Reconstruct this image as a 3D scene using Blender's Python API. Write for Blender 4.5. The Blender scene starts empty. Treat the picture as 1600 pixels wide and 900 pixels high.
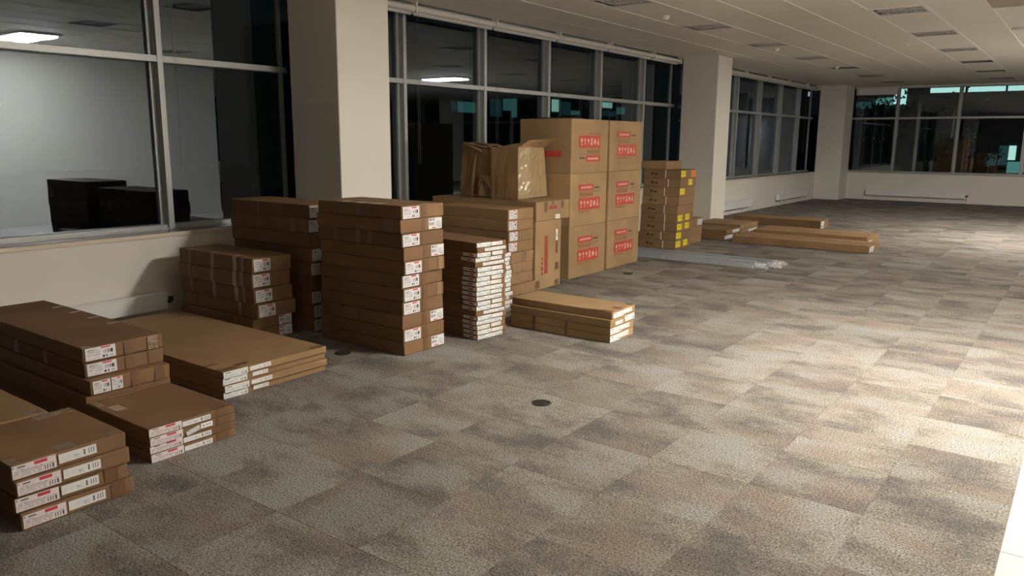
import bpy, bmesh, math, random
from mathutils import Vector, Matrix
random.seed(7)
C = bpy.context.scene.collection
S = bpy.context.scene

# ------------------------------------------------------------------ camera
F, CX, CY, CAMH = 1217.0, 800.0, 450.0, 1.56
d1 = Vector((1722-CX, 226-CY, F)).normalized()
d2 = Vector((-865-CX, 208-CY, F)); d2 = (d2-d1*d1.dot(d2)).normalized()
ax, ay = -d2, d1
az = ax.cross(ay)
if az.y > 0: az = -az
R = Matrix((ax, ay, az))                 # camera (x right, y down, z forward) -> world
right, down, fwd = R.col[0], R.col[1], R.col[2]
cam = bpy.data.objects.new('camera', bpy.data.cameras.new('camera'))
C.objects.link(cam)
m = Matrix((right, -down, -fwd)).transposed().to_4x4()
m.translation = (0, 0, CAMH)
cam.matrix_world = m
cam.data.sensor_width = 36.0
cam.data.lens = F/1600*36
cam.data.clip_start = .05; cam.data.clip_end = 300
S.camera = cam

# ------------------------------------------------------------------ world, exposure
w = bpy.data.worlds.new('night'); S.world = w; w.use_nodes = True
bg = w.node_tree.nodes['Background']
bg.inputs[0].default_value = (.35, .5, .62, 1); bg.inputs[1].default_value = .0035
S.view_settings.view_transform = 'Standard'; S.view_settings.look = 'None'
S.view_settings.exposure = 1.0; S.view_settings.gamma = 1
S.view_settings.use_curve_mapping = False
LAMP = 128.0                             # emission of the lit ceiling fixtures
LAMPCOL = (1.0, .94, .84, 1)

# ------------------------------------------------------------------ materials
MATS = {}
def mat(name, col, rough=.6, metal=0, spec=.5, noise=None, bump=0, bscale=80, emit=None, estr=0, alpha=None):
    if name in MATS: return MATS[name]
    m = bpy.data.materials.new(name); m.use_nodes = True; MATS[name] = m
    nt = m.node_tree; b = nt.nodes['Principled BSDF']
    b.inputs['Base Color'].default_value = (*col, 1); b.inputs['Roughness'].default_value = rough
    b.inputs['Metallic'].default_value = metal; b.inputs['Specular IOR Level'].default_value = spec
    tc = nt.nodes.new('ShaderNodeTexCoord')
    if noise:
        amt, sc = noise
        n = nt.nodes.new('ShaderNodeTexNoise'); n.inputs['Scale'].default_value = sc; n.inputs['Detail'].default_value = 4
        nt.links.new(tc.outputs['Object'], n.inputs['Vector'])
        r = nt.nodes.new('ShaderNodeMapRange'); r.inputs[1].default_value = .25; r.inputs[2].default_value = .75
        r.inputs[3].default_value = 1-amt; r.inputs[4].default_value = 1+amt
        nt.links.new(n.outputs[0], r.inputs[0])
        mx = nt.nodes.new('ShaderNodeVectorMath'); mx.operation = 'SCALE'
        mx.inputs[0].default_value = col; nt.links.new(r.outputs[0], mx.inputs['Scale'])
        nt.links.new(mx.outputs[0], b.inputs['Base Color'])
    if bump:
        n2 = nt.nodes.new('ShaderNodeTexNoise'); n2.inputs['Scale'].default_value = bscale; n2.inputs['Detail'].default_value = 3
        nt.links.new(tc.outputs['Object'], n2.inputs['Vector'])
        bp = nt.nodes.new('ShaderNodeBump'); bp.inputs['Strength'].default_value = bump; bp.inputs['Distance'].default_value = .01
        nt.links.new(n2.outputs[0], bp.inputs['Height']); nt.links.new(bp.outputs[0], b.inputs['Normal'])
    if emit:
        b.inputs['Emission Color'].default_value = (*emit, 1); b.inputs['Emission Strength'].default_value = estr
    if alpha is not None: b.inputs['Alpha'].default_value = alpha
    return m

def cardboard(name, col):
    m = bpy.data.materials.new(name); m.use_nodes = True; MATS[name] = m
    nt = m.node_tree; b = nt.nodes['Principled BSDF']; L = nt.links.new
    b.inputs['Roughness'].default_value = .72; b.inputs['Specular IOR Level'].default_value = .25
    tc = nt.nodes.new('ShaderNodeTexCoord'); oi = nt.nodes.new('ShaderNodeObjectInfo')
    off = nt.nodes.new('ShaderNodeVectorMath'); off.operation = 'MULTIPLY_ADD'
    cmb = nt.nodes.new('ShaderNodeCombineXYZ'); L(oi.outputs['Random'], cmb.inputs[0]); L(oi.outputs['Random'], cmb.inputs[1])
    L(cmb.outputs[0], off.inputs[0]); off.inputs[1].default_value = (37, 51, 0); L(tc.outputs['Object'], off.inputs[2])
    n = nt.nodes.new('ShaderNodeTexNoise'); n.inputs['Scale'].default_value = 2.2; n.inputs['Detail'].default_value = 5
    L(off.outputs[0], n.inputs['Vector'])
    r = nt.nodes.new('ShaderNodeMapRange'); r.inputs[1].default_value = .3; r.inputs[2].default_value = .7; r.inputs[3].default_value = .84; r.inputs[4].default_value = 1.14
    L(n.outputs[0], r.inputs[0])
    fn = nt.nodes.new('ShaderNodeTexNoise'); fn.inputs['Scale'].default_value = 160; fn.inputs['Detail'].default_value = 2
    L(off.outputs[0], fn.inputs['Vector'])
    r2 = nt.nodes.new('ShaderNodeMapRange'); r2.inputs[1].default_value = .3; r2.inputs[2].default_value = .7; r2.inputs[3].default_value = .93; r2.inputs[4].default_value = 1.07
    L(fn.outputs[0], r2.inputs[0])
    r3 = nt.nodes.new('ShaderNodeMapRange'); r3.inputs[3].default_value = .88; r3.inputs[4].default_value = 1.1; L(oi.outputs['Random'], r3.inputs[0])
    m1 = nt.nodes.new('ShaderNodeMath'); m1.operation = 'MULTIPLY'; L(r.outputs[0], m1.inputs[0]); L(r2.outputs[0], m1.inputs[1])
    m2 = nt.nodes.new('ShaderNodeMath'); m2.operation = 'MULTIPLY'; L(m1.outputs[0], m2.inputs[0]); L(r3.outputs[0], m2.inputs[1])
    sc = nt.nodes.new('ShaderNodeVectorMath'); sc.operation = 'SCALE'; sc.inputs[0].default_value = col; L(m2.outputs[0], sc.inputs['Scale'])
    L(sc.outputs[0], b.inputs['Base Color'])
    wv = nt.nodes.new('ShaderNodeTexWave'); wv.inputs['Scale'].default_value = 40; wv.bands_direction = 'Y'; L(tc.outputs['Object'], wv.inputs['Vector'])
    ad = nt.nodes.new('ShaderNodeMath'); ad.operation = 'MULTIPLY_ADD'; L(n.outputs[0], ad.inputs[0]); ad.inputs[1].default_value = 14; L(wv.outputs['Fac'], ad.inputs[2])
    bp = nt.nodes.new('ShaderNodeBump'); bp.inputs['Strength'].default_value = .12; bp.inputs['Distance'].default_value = .004
    L(ad.outputs[0], bp.inputs['Height']); L(bp.outputs[0], b.inputs['Normal'])
    return m
KRAFT = cardboard('kraft_brown', (.205, .116, .060))
KRAFT2 = cardboard('kraft_tan', (.275, .168, .084))
KRAFT3 = cardboard('kraft_light', (.345, .226, .116))
WHITE = mat('wall_paint', (.74, .71, .66), .7, noise=(.03, 1.5), bump=.05, bscale=160)
COLM = mat('column_paint', (.74, .71, .65), .7, noise=(.02, 1.2), bump=.04, bscale=160)
CEIL = mat('ceiling_metal', (.90, .85, .77), .5, noise=(.03, .8), bump=.02, bscale=3)
CEILGRID = mat('ceiling_joint', (.95, .92, .86), .5, noise=(.02, 4))
ALU = mat('window_aluminium', (.40, .41, .41), .42, metal=.35, noise=(.04, 6))
ALUD = ALU
SILL = mat('sill_cream', (.66, .57, .47), .5, noise=(.05, 8))
SILLTOP = mat('sill_stone_grey', (.17, .17, .17), .25, noise=(.1, 30))
RAD = mat('radiator_enamel', (.78, .79, .78), .35, noise=(.02, 3))
BLACK = mat('black_plastic', (.012, .012, .012), .5, noise=(.2, 40))
TAPE = mat('brown_tape', (.165, .090, .045), .32, spec=.6, noise=(.08, 20), bump=.2, bscale=25)
TAPEL = mat('pale_tape', (.28, .175, .10), .3, spec=.6, noise=(.08, 20), bump=.25, bscale=25)
CLEAR = mat('clear_tape', (.24, .155, .09), .16, spec=1.0, noise=(.25, 22), bump=1.0, bscale=45)
PLASTIC = mat('clear_wrap', (.75, .76, .76), .12, spec=1.0, bump=1.0, bscale=30, alpha=.07)
WRAPEND = mat('clear_wrap_bunched', (.80, .80, .79), .15, spec=1.0, bump=1.0, bscale=30, alpha=.5)
STEEL = mat('galvanised_steel', (.37, .40, .44), .33, metal=.25, noise=(.12, 25))
REDINK = mat('red_ink', (.48, .062, .045), .6, noise=(.15, 60))
REDINK2 = mat('faded_red_ink', (.33, .060, .040), .65, noise=(.2, 40))
WHITEINK = mat('pale_ink', (.52, .36, .24), .7, noise=(.1, 60))
DARKINK = mat('dark_ink', (.10, .065, .045), .7, noise=(.2, 60))
BLIND = mat('blind_fabric', (.72, .70, .66), .7, noise=(.04, 40))
WHITEPL = mat('white_plastic', (.82, .80, .76), .4, noise=(.02, 9))
LOUVRE = mat('louvre_metal', (.72, .70, .66), .35, metal=.35, noise=(.05, 12))
LAMPBOX = mat('reflector_grey', (.42, .41, .40), .4, metal=.3, noise=(.05, 8))
YELLOW = mat('yellow_sticker', (.82, .68, .015), .5, noise=(.05, 90))
ORANGE = mat('orange_sticker', (.75, .22, .03), .5, noise=(.08, 60))
HATCH = mat('hatch_beige', (.46, .38, .27), .55, noise=(.03, 5))

def glass_mat():
    m = bpy.data.materials.new('window_glass'); m.use_nodes = True; MATS['window_glass'] = m
    nt = m.node_tree; nt.nodes.clear(); L = nt.links.new
    o = nt.nodes.new('ShaderNodeOutputMaterial'); mx = nt.nodes.new('ShaderNodeMixShader')
    t = nt.nodes.new('ShaderNodeBsdfTransparent'); t.inputs[0].default_value = (.70, .82, .80, 1)
    g = nt.nodes.new('ShaderNodeBsdfGlossy'); g.inputs[0].default_value = (.76, .88, 1, 1); g.inputs[1].default_value = 0
    f = nt.nodes.new('ShaderNodeFresnel'); f.inputs[0].default_value = 2.25
    tc = nt.nodes.new('ShaderNodeTexCoord'); n = nt.nodes.new('ShaderNodeTexNoise'); n.inputs['Scale'].default_value = .7; L(tc.outputs['Object'], n.inputs['Vector'])
    bp = nt.nodes.new('ShaderNodeBump'); bp.inputs['Strength'].default_value = .012; bp.inputs['Distance'].default_value = .02
    L(n.outputs[0], bp.inputs['Height']); L(bp.outputs[0], g.inputs['Normal'])
    ge = nt.nodes.new('ShaderNodeNewGeometry'); su = nt.nodes.new('ShaderNodeMath'); su.operation = 'SUBTRACT'; su.inputs[0].default_value = 1; L(ge.outputs['Backfacing'], su.inputs[1])
    mu = nt.nodes.new('ShaderNodeMath'); mu.operation = 'MULTIPLY'; L(f.outputs[0], mu.inputs[0]); L(su.outputs[0], mu.inputs[1])
    L(mu.outputs[0], mx.inputs[0]); L(t.outputs[0], mx.inputs[1]); L(g.outputs[0], mx.inputs[2]); L(mx.outputs[0], o.inputs[0])
    return m
GLASS = glass_mat()

class NB:
    """tiny node builder for printed labels, in UV space"""
    def __init__(s, name, paper, rough=.45):
        s.m = bpy.data.materials.new(name); s.m.use_nodes = True; MATS[name] = s.m
        s.nt = s.m.node_tree; s.b = s.nt.nodes['Principled BSDF']; s.b.inputs['Roughness'].default_value = rough
        uv = s.nt.nodes.new('ShaderNodeUVMap'); sp = s.nt.nodes.new('ShaderNodeSeparateXYZ'); s.nt.links.new(uv.outputs[0], sp.inputs[0])
        s.u, s.v = sp.outputs[0], sp.outputs[1]
        rgb = s.nt.nodes.new('ShaderNodeRGB'); rgb.outputs[0].default_value = (*paper, 1); s.col = rgb.outputs[0]
    def math(s, op, a, b=None, c=None):
        n = s.nt.nodes.new('ShaderNodeMath'); n.operation = op
        for i, x in enumerate((a, b, c)):
            if x is None: continue
            if isinstance(x, (int, float)): n.inputs[i].default_value = x
            else: s.nt.links.new(x, n.inputs[i])
        return n.outputs[0]
    def rect(s, u0, u1, v0, v1):
        return s.math('MULTIPLY', s.math('COMPARE', s.u, (u0+u1)/2, (u1-u0)/2), s.math('COMPARE', s.v, (v0+v1)/2, (v1-v0)/2))
    def paint(s, mask, col):
        mx = s.nt.nodes.new('ShaderNodeMix'); mx.data_type = 'RGBA'
        s.nt.links.new(mask, mx.inputs[0]); s.nt.links.new(s.col, mx.inputs[6]); mx.inputs[7].default_value = (*col, 1); s.col = mx.outputs[2]
    def white(s, a, b):
        c = s.nt.nodes.new('ShaderNodeCombineXYZ')
        for i, x in enumerate((a, b)):
            if isinstance(x, (int, float)): c.inputs[i].default_value = x
            else: s.nt.links.new(x, c.inputs[i])
        w = s.nt.nodes.new('ShaderNodeTexWhiteNoise'); w.noise_dimensions = '2D'; s.nt.links.new(c.outputs[0], w.inputs['Vector']); return w.outputs['Value']
    def bars(s, u0, u1, v0, v1, n=60, col=(.05, .05, .06)):
        k = s.math('FLOOR', s.math('MULTIPLY', s.u, n))
        s.paint(s.math('MULTIPLY', s.rect(u0, u1, v0, v1), s.math('GREATER_THAN', s.white(k, 3.0), .45)), col)
    def text(s, u0, u1, v0, v1, rows, cols=70, col=(.25, .22, .24), fill=.42):
        ku = s.math('FLOOR', s.math('MULTIPLY', s.u, cols)); kv = s.math('MULTIPLY', s.v, rows/(v1-v0))
        r = s.math('LESS_THAN', s.math('FRACT', kv), .55)
        t = s.math('GREATER_THAN', s.white(ku, s.math('FLOOR', kv)), fill)
        s.paint(s.math('MULTIPLY', s.math('MULTIPLY', s.rect(u0, u1, v0, v1), r), t), col)
    def done(s): s.nt.links.new(s.col, s.b.inputs['Base Color']); return s.m
PAPER, PAPERP = (.70, .69, .70), (.72, .64, .65)
n = NB('label_square', PAPER)
n.text(.06, .50, .30, .80, 6); n.text(.10, .34, .80, .93, 1, 34, (.06, .06, .07), .3)
n.bars(.60, .93, .40, .70); n.bars(.56, .93, .08, .28, 44); n.paint(n.rect(.52, .84, .84, .96), (.62, .05, .07)); n.text(.06, .46, .08, .22, 2, 60, (.35, .3, .5))
L_SQ = n.done()
n = NB('label_square_turned', PAPER)
n.text(.52, .94, .22, .70, 6); n.text(.66, .90, .07, .20, 1, 34, (.06, .06, .07), .3)
n.bars(.07, .40, .32, .60); n.bars(.07, .44, .74, .94, 44); n.paint(n.rect(.22, .54, .05, .15), (.62, .05, .07))
L_SQT = n.done()
n = NB('label_wide_pink', PAPERP)
n.text(.03, .60, .06, .40, 4, 80, (.42, .34, .36)); n.text(.12, .36, .62, .88, 1, 40, (.10, .08, .09), .25); n.text(.05, .95, .44, .56, 1, 90, (.30, .24, .26))
n.bars(.63, .96, .10, .42, 50); n.paint(n.rect(.50, .80, .70, .95), (.55, .05, .07)); n.paint(n.rect(.59, .60, .05, .42), (.2, .15, .16)); n.paint(n.rect(.02, .045, .82, .92), (.02, .02, .02))
n.paint(n.rect(.03, .97, .415, .43), (.2, .15, .16))
L_WIDE = n.done()
n = NB('label_wide_white', (.68, .71, .70))
n.text(.03, .60, .06, .50, 4, 80, (.36, .38, .40)); n.text(.08, .36, .66, .90, 1, 40, (.14, .14, .15), .3); n.bars(.66, .96, .12, .50, 50); n.text(.45, .9, .62, .84, 2, 70, (.40, .42, .44))
L_WW = n.done()
n = NB('label_strip', (.71, .71, .70))
n.bars(.64, .95, .22, .80, 46, (.10, .10, .12)); n.text(.06, .56, .34, .62, 1, 70, (.52, .52, .55), .5); n.text(.40, .56, .2, .6, 2, 60, (.30, .32, .36), .45)
L_STRIP = n.done()
n = NB('label_side_red', (.74, .70, .69))
n.paint(n.rect(.46, .82, .25, .75), (.42, .05, .06)); n.text(.05, .42, .2, .8, 2, 50)
L_SIDE = n.done()
n = NB('sticker_yellow_print', (.85, .70, .02)); n.text(.2, .8, .25, .7, 3, 20, (.35, .27, .02), .4); n.paint(n.rect(.62, .82, .62, .86), (.55, .42, .02))
L_YEL = n.done()
n = NB('small_white_tag', (.85, .86, .84)); n.bars(.15, .85, .3, .7, 30, (.25, .27, .27))
L_TAG = n.done()

def carpet_mat():
    m = bpy.data.materials.new('carpet'); m.use_nodes = True; MATS['carpet'] = m
    nt = m.node_tree; b = nt.nodes['Principled BSDF']; L = nt.links.new
    b.inputs['Roughness'].default_value = .95; b.inputs['Specular IOR Level'].default_value = .12
    g = nt.nodes.new('ShaderNodeNewGeometry')
    def vm(op, a, b_):
        n = nt.nodes.new('ShaderNodeVectorMath'); n.operation = op
        for i, x in enumerate((a, b_)):
            if x is None: continue
            if isinstance(x, tuple): n.inputs[i].default_value = x
            else: L(x, n.inputs[i])
        return n.outputs[0]
    p = vm('MULTIPLY', vm('ADD', g.outputs['Position'], (.135, -.38, 0)), (2, 2, 0))
    idx = vm('FLOOR', p, None)
    wn = nt.nodes.new('ShaderNodeTexWhiteNoise'); wn.noise_dimensions = '2D'; L(idx, wn.inputs['Vector'])
    # blotches whose position jumps from tile to tile
    offs = vm('MULTIPLY', wn.outputs['Color'], (19, 23, 0))
    q = vm('ADD', vm('MULTIPLY', g.outputs['Position'], (2.1, 3.2, 0)), offs)
    n1 = nt.nodes.new('ShaderNodeTexNoise'); n1.inputs['Scale'].default_value = 1.0; n1.inputs['Detail'].default_value = 2; n1.inputs['Roughness'].default_value = .5; L(q, n1.inputs['Vector'])
    n3 = nt.nodes.new('ShaderNodeTexNoise'); n3.inputs['Scale'].default_value = .8; n3.inputs['Detail'].default_value = 5; L(vm('ADD', q, (7, 3, 5)), n3.inputs['Vector'])
    q4 = vm('MULTIPLY', g.outputs['Position'], (.8, 1.2, 0))
    n4 = nt.nodes.new('ShaderNodeTexNoise'); n4.inputs['Scale'].default_value = 24; n4.inputs['Detail'].default_value = 3; L(q4, n4.inputs['Vector'])
    n2 = nt.nodes.new('ShaderNodeTexNoise'); n2.inputs['Scale'].default_value = 110; n2.inputs['Detail'].default_value = 3; n2.inputs['Roughness'].default_value = .65; L(g.outputs['Position'], n2.inputs['Vector'])
    def ma(op, a, b_, c_=None):
        n = nt.nodes.new('ShaderNodeMath'); n.operation = op
        for i, x in enumerate((a, b_, c_)):
            if x is None: continue
            if isinstance(x, (int, float)): n.inputs[i].default_value = x
            else: L(x, n.inputs[i])
        return n.outputs[0]
    tone = ma('ADD', ma('ADD', n1.outputs[0], ma('MULTIPLY_ADD', n4.outputs[0], .36, -.18)), ma('MULTIPLY_ADD', n2.outputs[0], .20, -.10))
    tone = ma('ADD', tone, ma('MULTIPLY_ADD', wn.outputs['Value'], .08, -.04))
    cr = nt.nodes.new('ShaderNodeValToRGB'); L(tone, cr.inputs[0])
    e = cr.color_ramp.elements
    e[0].position = .32; e[0].color = (.225, .21, .195, 1)
    e[1].position = .66; e[1].color = (.45, .438, .41, 1)
    for pos, c in ((.43, (.32, .285, .25, 1)), (.50, (.385, .35, .30, 1)), (.58, (.45, .42, .365, 1))):
        x = e.new(pos); x.color = c
    # warm pinkish patches
    rr = nt.nodes.new('ShaderNodeMapRange'); rr.inputs[1].default_value = .52; rr.inputs[2].default_value = .66; L(n3.outputs[0], rr.inputs[0])
    rm = nt.nodes.new('ShaderNodeMath'); rm.operation = 'MULTIPLY'; L(rr.outputs[0], rm.inputs[0]); rm.inputs[1].default_value = .75
    mx = nt.nodes.new('ShaderNodeMix'); mx.data_type = 'RGBA'; L(rm.outputs[0], mx.inputs[0]); L(cr.outputs[0], mx.inputs[6]); mx.inputs[7].default_value = (.39, .31, .25, 1)
    r2 = nt.nodes.new('ShaderNodeMapRange'); r2.inputs[1].default_value = .32; r2.inputs[2].default_value = .68; r2.inputs[3].default_value = .28; r2.inputs[4].default_value = 1.72; L(n2.outputs[0], r2.inputs[0])
    tv = nt.nodes.new('ShaderNodeMapRange'); tv.inputs[3].default_value = .88; tv.inputs[4].default_value = 1.12; L(wn.outputs['Value'], tv.inputs[0])
    mm = nt.nodes.new('ShaderNodeMath'); mm.operation = 'MULTIPLY'; L(r2.outputs[0], mm.inputs[0]); L(tv.outputs[0], mm.inputs[1])
    mm2 = nt.nodes.new('ShaderNodeMath'); mm2.operation = 'MULTIPLY'; L(mm.outputs[0], mm2.inputs[0]); mm2.inputs[1].default_value = .49; mm = mm2
    sc = nt.nodes.new('ShaderNodeVectorMath'); sc.operation = 'SCALE'; L(mx.outputs[2], sc.inputs[0]); L(mm.outputs[0], sc.inputs['Scale'])
    L(sc.outputs[0], b.inputs['Base Color'])
    bp = nt.nodes.new('ShaderNodeBump'); bp.inputs['Strength'].default_value = .5; bp.inputs['Distance'].default_value = .006; L(n2.outputs[0], bp.inputs['Height']); L(bp.outputs[0], b.inputs['Normal'])
    return m
CARPET = carpet_mat()
STONE = mat('pale_floor_tile', (.45, .44, .43), .6, spec=.2, noise=(.06, 5), bump=.03, bscale=40)

# ------------------------------------------------------------------ mesh helpers
def bxm(bm, x0, x1, y0, y1, z0, z1, bev=0, seg=1):
    vs = [bm.verts.new(p) for p in ((x0,y0,z0),(x1,y0,z0),(x1,y1,z0),(x0,y1,z0),(x0,y0,z1),(x1,y0,z1),(x1,y1,z1),(x0,y1,z1))]
    fs = [bm.faces.new([vs[i] for i in f]) for f in ((3,2,1,0),(4,5,6,7),(0,1,5,4),(1,2,6,5),(2,3,7,6),(3,0,4,7))]
    if bev:
        bmesh.ops.bevel(bm, geom=list({e for f in fs for e in f.edges}), offset=bev, segments=seg, affect='EDGES', profile=.5)
    return vs
def cyl(bm, p0, p1, r, n=12, r2=None):
    p0, p1 = Vector(p0), Vector(p1); d = (p1-p0).normalized()
    a = d.orthogonal().normalized(); b = d.cross(a)
    r2 = r if r2 is None else r2
    A = [bm.verts.new(p0+(a*math.cos(t)+b*math.sin(t))*r) for t in [i*2*math.pi/n for i in range(n)]]
    B = [bm.verts.new(p1+(a*math.cos(t)+b*math.sin(t))*r2) for t in [i*2*math.pi/n for i in range(n)]]
    for i in range(n): bm.faces.new((A[i], A[(i+1)%n], B[(i+1)%n], B[i]))
    bm.faces.new(A[::-1]); bm.faces.new(B)
def lathe(bm, prof, n=24, c=(0,0,0)):
    rings = []
    for r, z in prof:
        rings.append([bm.verts.new((c[0]+r*math.cos(i*2*math.pi/n), c[1]+r*math.sin(i*2*math.pi/n), c[2]+z)) for i in range(n)])
    for A, B in zip(rings, rings[1:]):
        for i in range(n): bm.faces.new((A[i], A[(i+1)%n], B[(i+1)%n], B[i]))
    bm.faces.new(rings[0][::-1]); bm.faces.new(rings[-1])
def mesh(bm, name, material):
    bmesh.ops.recalc_face_normals(bm, faces=bm.faces)
    me = bpy.data.meshes.new(name); bm.to_mesh(me); bm.free(); me.materials.append(material); return me
def obj(name, data, parent=None, loc=None, **props):
    o = bpy.data.objects.new(name, data); C.objects.link(o)
    if parent: o.parent = parent
    if loc is not None: o.location = loc
    for k, v in props.items(): o[k] = v
    return o
def boxo(name, dims, material, parent=None, bev=0, **props):
    bm = bmesh.new(); bxm(bm, *dims, bev); return obj(name, mesh(bm, name, material), parent, **props)
def thing(name, label, cat, loc=(0,0,0), rz=0, group=None):
    o = obj(name, None, None, loc, label=label, category=cat); o.rotation_euler = (0,0,rz)
    o.empty_display_size = .1
    if group: o['group'] = group
    return o
def struct(name, loc=(0,0,0)): return obj(name, None, None, loc, kind='structure')

# ------------------------------------------------------------------ room constants
XW, XG, XC = -6.38, -6.72, -5.72         # spandrel face, glass plane, column face
YB, YG = 23.67, 23.95                    # back spandrel face, back glass
ZC, SILLZ = 3.1, .755
Y0 = -14.0
XR = 1.75
COLS = (-4.02, 4.985, 13.905, 22.86)

# floor ---------------------------------------------------------------------
floor = boxo('floor', (-6.8, 12.2, Y0-.2, 24.3, -.30, -.004), mat('floor_screed', (.3, .28, .26), .9, noise=(.1, 3)), kind='structure')
def proj(p):
    c = R.transposed() @ (Vector(p)-Vector((0,0,CAMH)))
    return (CX+F*c.x/c.z, CY+F*c.y/c.z, c.z)
tiles = []
nx = 13
FOOT = [(-3.31,-4.8,1.14,1.61),(-4.2,-5.7,1.86,2.3),(-4.2,-5.9,2.6,3.36),(-5.1,-6.1,3.5,3.9),(-5.0,-6.0,4,4.4),(-3.95,-4.8,4,4.4),(-3.8,-4.7,4.7,5.0),(-2.95,-3.85,5.25,5.55),(-4.7,-5.7,6.2,7.2),(-4.75,-5.4,7.5,9.1),(-4.9,-5.4,10.6,11.1)]
for i in range(nx):
    for j in range(76):
        x1 = -.135-.5*i; x0 = max(x1-.5, XW); y0_ = .38-14.5+.5*j; y1_ = min(y0_+.5, YB)
        if x1-x0 < .05 or y1_ <= y0_: continue
        tiles.append((x0, x1, y0_, y1_))
def visible(t):
    cx_, cy_ = (t[0]+t[1])/2, (t[2]+t[3])/2
    u, v, z = proj((cx_, cy_, 0))
    if z < .3 or not (-60 < u < 1660 and 0 < v < 960): return None
    for a, b, c, d in FOOT:
        if b < cx_ < a and c < cy_ < d: return None
    return z
vis = sorted([(visible(t), t) for t in tiles if visible(t)])
near = [t for _, t in vis[:298]]
nearset = set(near)
bm = bmesh.new(); bxm(bm, -.2497, .2497, -.2497, .2497, -.006, 0, .001); TILE = mesh(bm, 'carpet_tile', CARPET)
for t in near:
    o = obj('carpet_tile', TILE, floor, ((t[0]+t[1])/2, (t[2]+t[3])/2, 0))
    if t[1]-t[0] < .49: o.scale = ((t[1]-t[0])/.5, 1, 1)
    if t[3]-t[2] < .49: o.scale = (o.scale[0], (t[3]-t[2])/.5, 1)
bm = bmesh.new()
for t in tiles:
    if t not in nearset: bxm(bm, t[0]+.0008, t[1]-.0008, t[2]+.0008, t[3]-.0008, -.006, 0)
bxm(bm, 2.05, 12.0, 9.8, YB, -.006, 0)
obj('carpet_tile', mesh(bm, 'carpet_rest', CARPET), floor, kind='stuff')
bm = bmesh.new(); bxm(bm, -.2485, .2485, -.2485, .2485, -.006, .001, .0015); ST = mesh(bm, 'floor_tile', STONE)
bm = bmesh.new()
for i in range(5):
    for j in range(76):
        cx_, cy_ = .115+.5*i-.25+.0, .38-14.5+.5*j+.25
        cx_ = -.135+.25+.5*i
        if cx_ > (2.15 if cy_ > 10 else 1.7): continue
        if i < 3 and 2.0 < cy_ < 6: obj('floor_tile', ST, floor, (cx_, cy_, 0))
        elif cy_ < YB-.2: bxm(bm, cx_-.2485, cx_+.2485, cy_-.2485, cy_+.2485, -.006, .001)
obj('floor_tile', mesh(bm, 'floor_tile_rest', STONE), floor, kind='stuff')

# walls ---------------------------------------------------------------------
wl = boxo('wall_left', (-6.78, XW, Y0, 24.0, 0, .735), WHITE, kind='structure')
bm = bmesh.new(); bxm(bm, XW-.03, XW+.012, Y0, 24.0, .722, .757, .003)
obj('sill_board', mesh(bm, 'sill_board', SILL), wl)
boxo('sill_top', (-6.78, XW-.03, Y0, 24.0, .735, .757), SILLTOP, wl)
wb = boxo('wall_back', (-6.78, 12.0, YB, 24.1, 0, .74), WHITE, kind='structure')
boxo('sill_board', (-6.38, 12.0, YB-.012, 24.0, .74, .768), mat('sill_grey', (.42, .40, .37), .5, noise=(.04, 9)), wb)
boxo('wall_right', (XR, XR+.2, Y0, 9.8, 0, 3.3), WHITE, kind='structure')
boxo('wall_recess', (XR+.2, 12.0, 9.6, 9.8, 0, 3.3), WHITE, kind='structure')
boxo('wall_front', (-6.78, XR+.2, Y0-.2, Y0, 0, 3.3), WHITE, kind='structure')
boxo('baseboard_right', (XR-.015, XR, Y0, 9.8, 0, .09), mat('baseboard_white', (.7, .7, .69), .5, noise=(.02, 4)), kind='structure')
wf = boxo('wall_far', (12.0, 12.2, 9.8, 24.1, 0, .75), WHITE, kind='structure')
boxo('head', (12.0, 12.2, 9.8, 24.1, 3.05, 3.3), WHITE, wf)
for k in range(10):
    boxo('mullion', (12.02, 12.1, 9.8+1.58*k, 9.86+1.58*k, .75, 3.05), ALU, wf)
boxo('wall_head_left', (-6.80, -6.56, Y0, 24.1, 3.06, 3.35), ALUD, kind='structure')
boxo('wall_head_back', (-6.80, 12.0, 23.88, 24.1, 3.06, 3.35), ALUD, kind='structure')
for y in COLS:
    bm = bmesh.new(); bxm(bm, XW-.03, XC, y, (y+.66 if y < 20 else YB+.03), 0, ZC+.04, .006)
    obj('column', mesh(bm, 'column', COLM), kind='structure')
for x, y in ((6.5, 13.9), (6.5, 22.9)):
    bm = bmesh.new(); bxm(bm, x, x+.66, y, y+.66, 0, ZC+.04, .006)
    obj('column', mesh(bm, 'column', COLM), kind='structure')

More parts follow.
